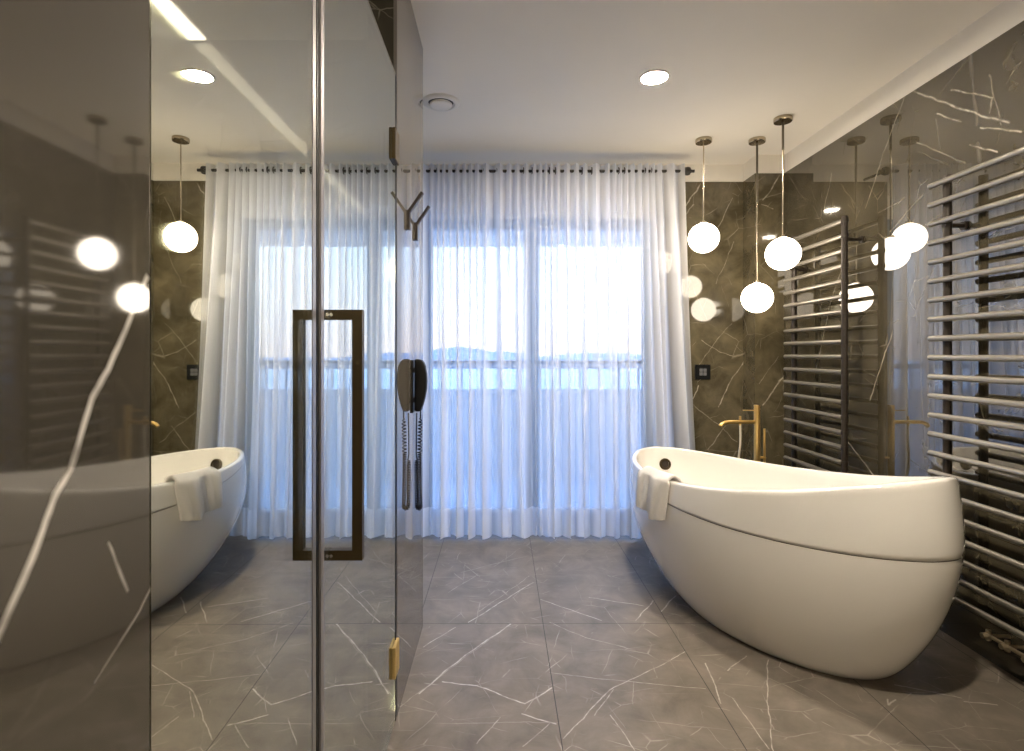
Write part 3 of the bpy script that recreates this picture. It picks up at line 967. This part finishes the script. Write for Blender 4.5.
# ------------------------------------------------------------------ robe hooks on the partition
def robe_hook(y, label):
    z0, z1 = CAMH + .474, CAMH + .616
    r_ = empty('robe_hook', (XD, y, z0), label, 'hook', 'robe hooks on the polished partition')
    obj('stem', B(XD, XD + .011, y - .011, y + .011, z0, z0 + .074), M['bronze'], r_, bevel=.001)
    bm = bmesh.new()
    a = Vector((XD + .004, y, z0 + .064)); b = Vector((XD + .058, y, z1))
    dv_ = (b - a).normalized(); nv = Vector((dv_.z, 0, -dv_.x)) * .0055; wv = Vector((0, .009, 0))
    V = [bm.verts.new(p + s1 * nv + s2 * wv) for p in (a, b) for s1 in (-1, 1) for s2 in (-1, 1)]
    bmesh.ops.convex_hull(bm, input=V)
    obj('prong', bm, M['bronze'], r_)


robe_hook(2.08, 'bronze robe hook on the polished partition, the one closer to the shower door')
robe_hook(2.276, 'bronze robe hook on the polished partition, the one closer to the curtain')

# ------------------------------------------------------------------ wall phone
py_ = 2.20
ph = empty('wall_phone', (XD, py_, 1.12), 'black wall telephone handset with a coiled cord on the polished partition', 'telephone')
zt2, zb2 = CAMH + (354 - 359) * py_ / FPX, CAMH + (354 - 411) * py_ / FPX
bm = B(XD, XD + .006, py_ - .022, py_ + .022, zb2 - .006, zt2 - .004)
box(bm, XD + .003, XD + .016, py_ - .012, py_ + .012, zt2 - .055, zt2 - .035)
box(bm, XD + .003, XD + .016, py_ - .012, py_ + .012, zb2 + .035, zb2 + .055)
obj('wall_base', bm, M['black'], ph)
prof_h = [(0, .030), (.02, .040), (.06, .048), (.14, .055), (.28, .0595), (.42, .0605), (.58, .059), (.74, .053), (.88, .045), (.97, .038), (1.0, .033)]
rows = []
for f_, xo in prof_h:
    z = zt2 + (zb2 - zt2) * f_
    xi = .0105 + (.004 if f_ in (0, 1.0) else 0)
    wy = .026 if 0 < f_ < 1 else .022
    rows.append([(XD + (xi + xo) / 2 + (xo - xi) / 2 * math.copysign(abs(cos(a)) ** .45, cos(a)), py_ + wy * math.copysign(abs(sin(a)) ** .55, sin(a)), z) for a in [2 * pi * k / 28 for k in range(28)]])
bm = grid(rows, True)
bm.verts.ensure_lookup_table()
nS = len(rows) - 1
bm.faces.new([bm.verts[k] for k in range(28)]); bm.faces.new([bm.verts[nS * 28 + k] for k in range(28)])
obj('handset', bm, M['black'], ph, smooth=True)
# coiled cord: down from the handset, a loop, and back up to the base
zl = CAMH + (354 - 510) * py_ / FPX
path = []
xa, xb = XD + .034, XD + .017
for i in range(120):
    f_ = i / 119
    path.append(Vector((xa + (.000) * f_ - .004 * sin(f_ * 3), py_ - .006, zb2 - .02 + (zl + .02 - zb2 + .02) * f_)))
for i in range(1, 16):
    a = pi * i / 16
    path.append(Vector(((xa + xb) / 2 + (xa - xb) / 2 * cos(a), py_ - .006 + .012 * i / 16, zl + .02 - .014 * sin(a))))
for i in range(120):
    f_ = i / 119
    path.append(Vector((xb - .002 * sin(f_ * 3), py_ + .006, zl + .02 + (zb2 - .03 - zl - .02) * f_)))
# resample and wind
ln = [0]
for a, b in zip(path[:-1], path[1:]): ln.append(ln[-1] + (b - a).length)
tot = ln[-1]; nn = 2600; pts = []; k = 0
for i in range(nn):
    s_ = tot * i / (nn - 1)
    while k < len(ln) - 2 and ln[k + 1] < s_: k += 1
    f_ = (s_ - ln[k]) / max(1e-9, ln[k + 1] - ln[k])
    p_ = path[k].lerp(path[k + 1], f_); T = (path[k + 1] - path[k]).normalized()
    n1_ = Vector((0, 1, 0)); n1_ = (n1_ - T * n1_.dot(T)).normalized(); n2_ = T.cross(n1_)
    half = tot * .5
    if s_ < .15: turn = s_ / .15 * 11
    else: turn = 11 + (min(s_, tot - .17) - .15) / .0066
    ang = 2 * pi * turn
    rr = (.0075 if s_ < .15 else .0062) * smooth01(s_ / .03) * smooth01((tot - .14 - s_) / .05)
    pts.append(p_ + (n1_ * cos(ang) + n2_ * sin(ang)) * rr)
obj('coiled_cord', TU([(xa, py_ - .006, zb2 + .004)] + pts + [(xb, py_ + .006, zb2 - .008)], .0026, 6), M['black'], ph, smooth='all')
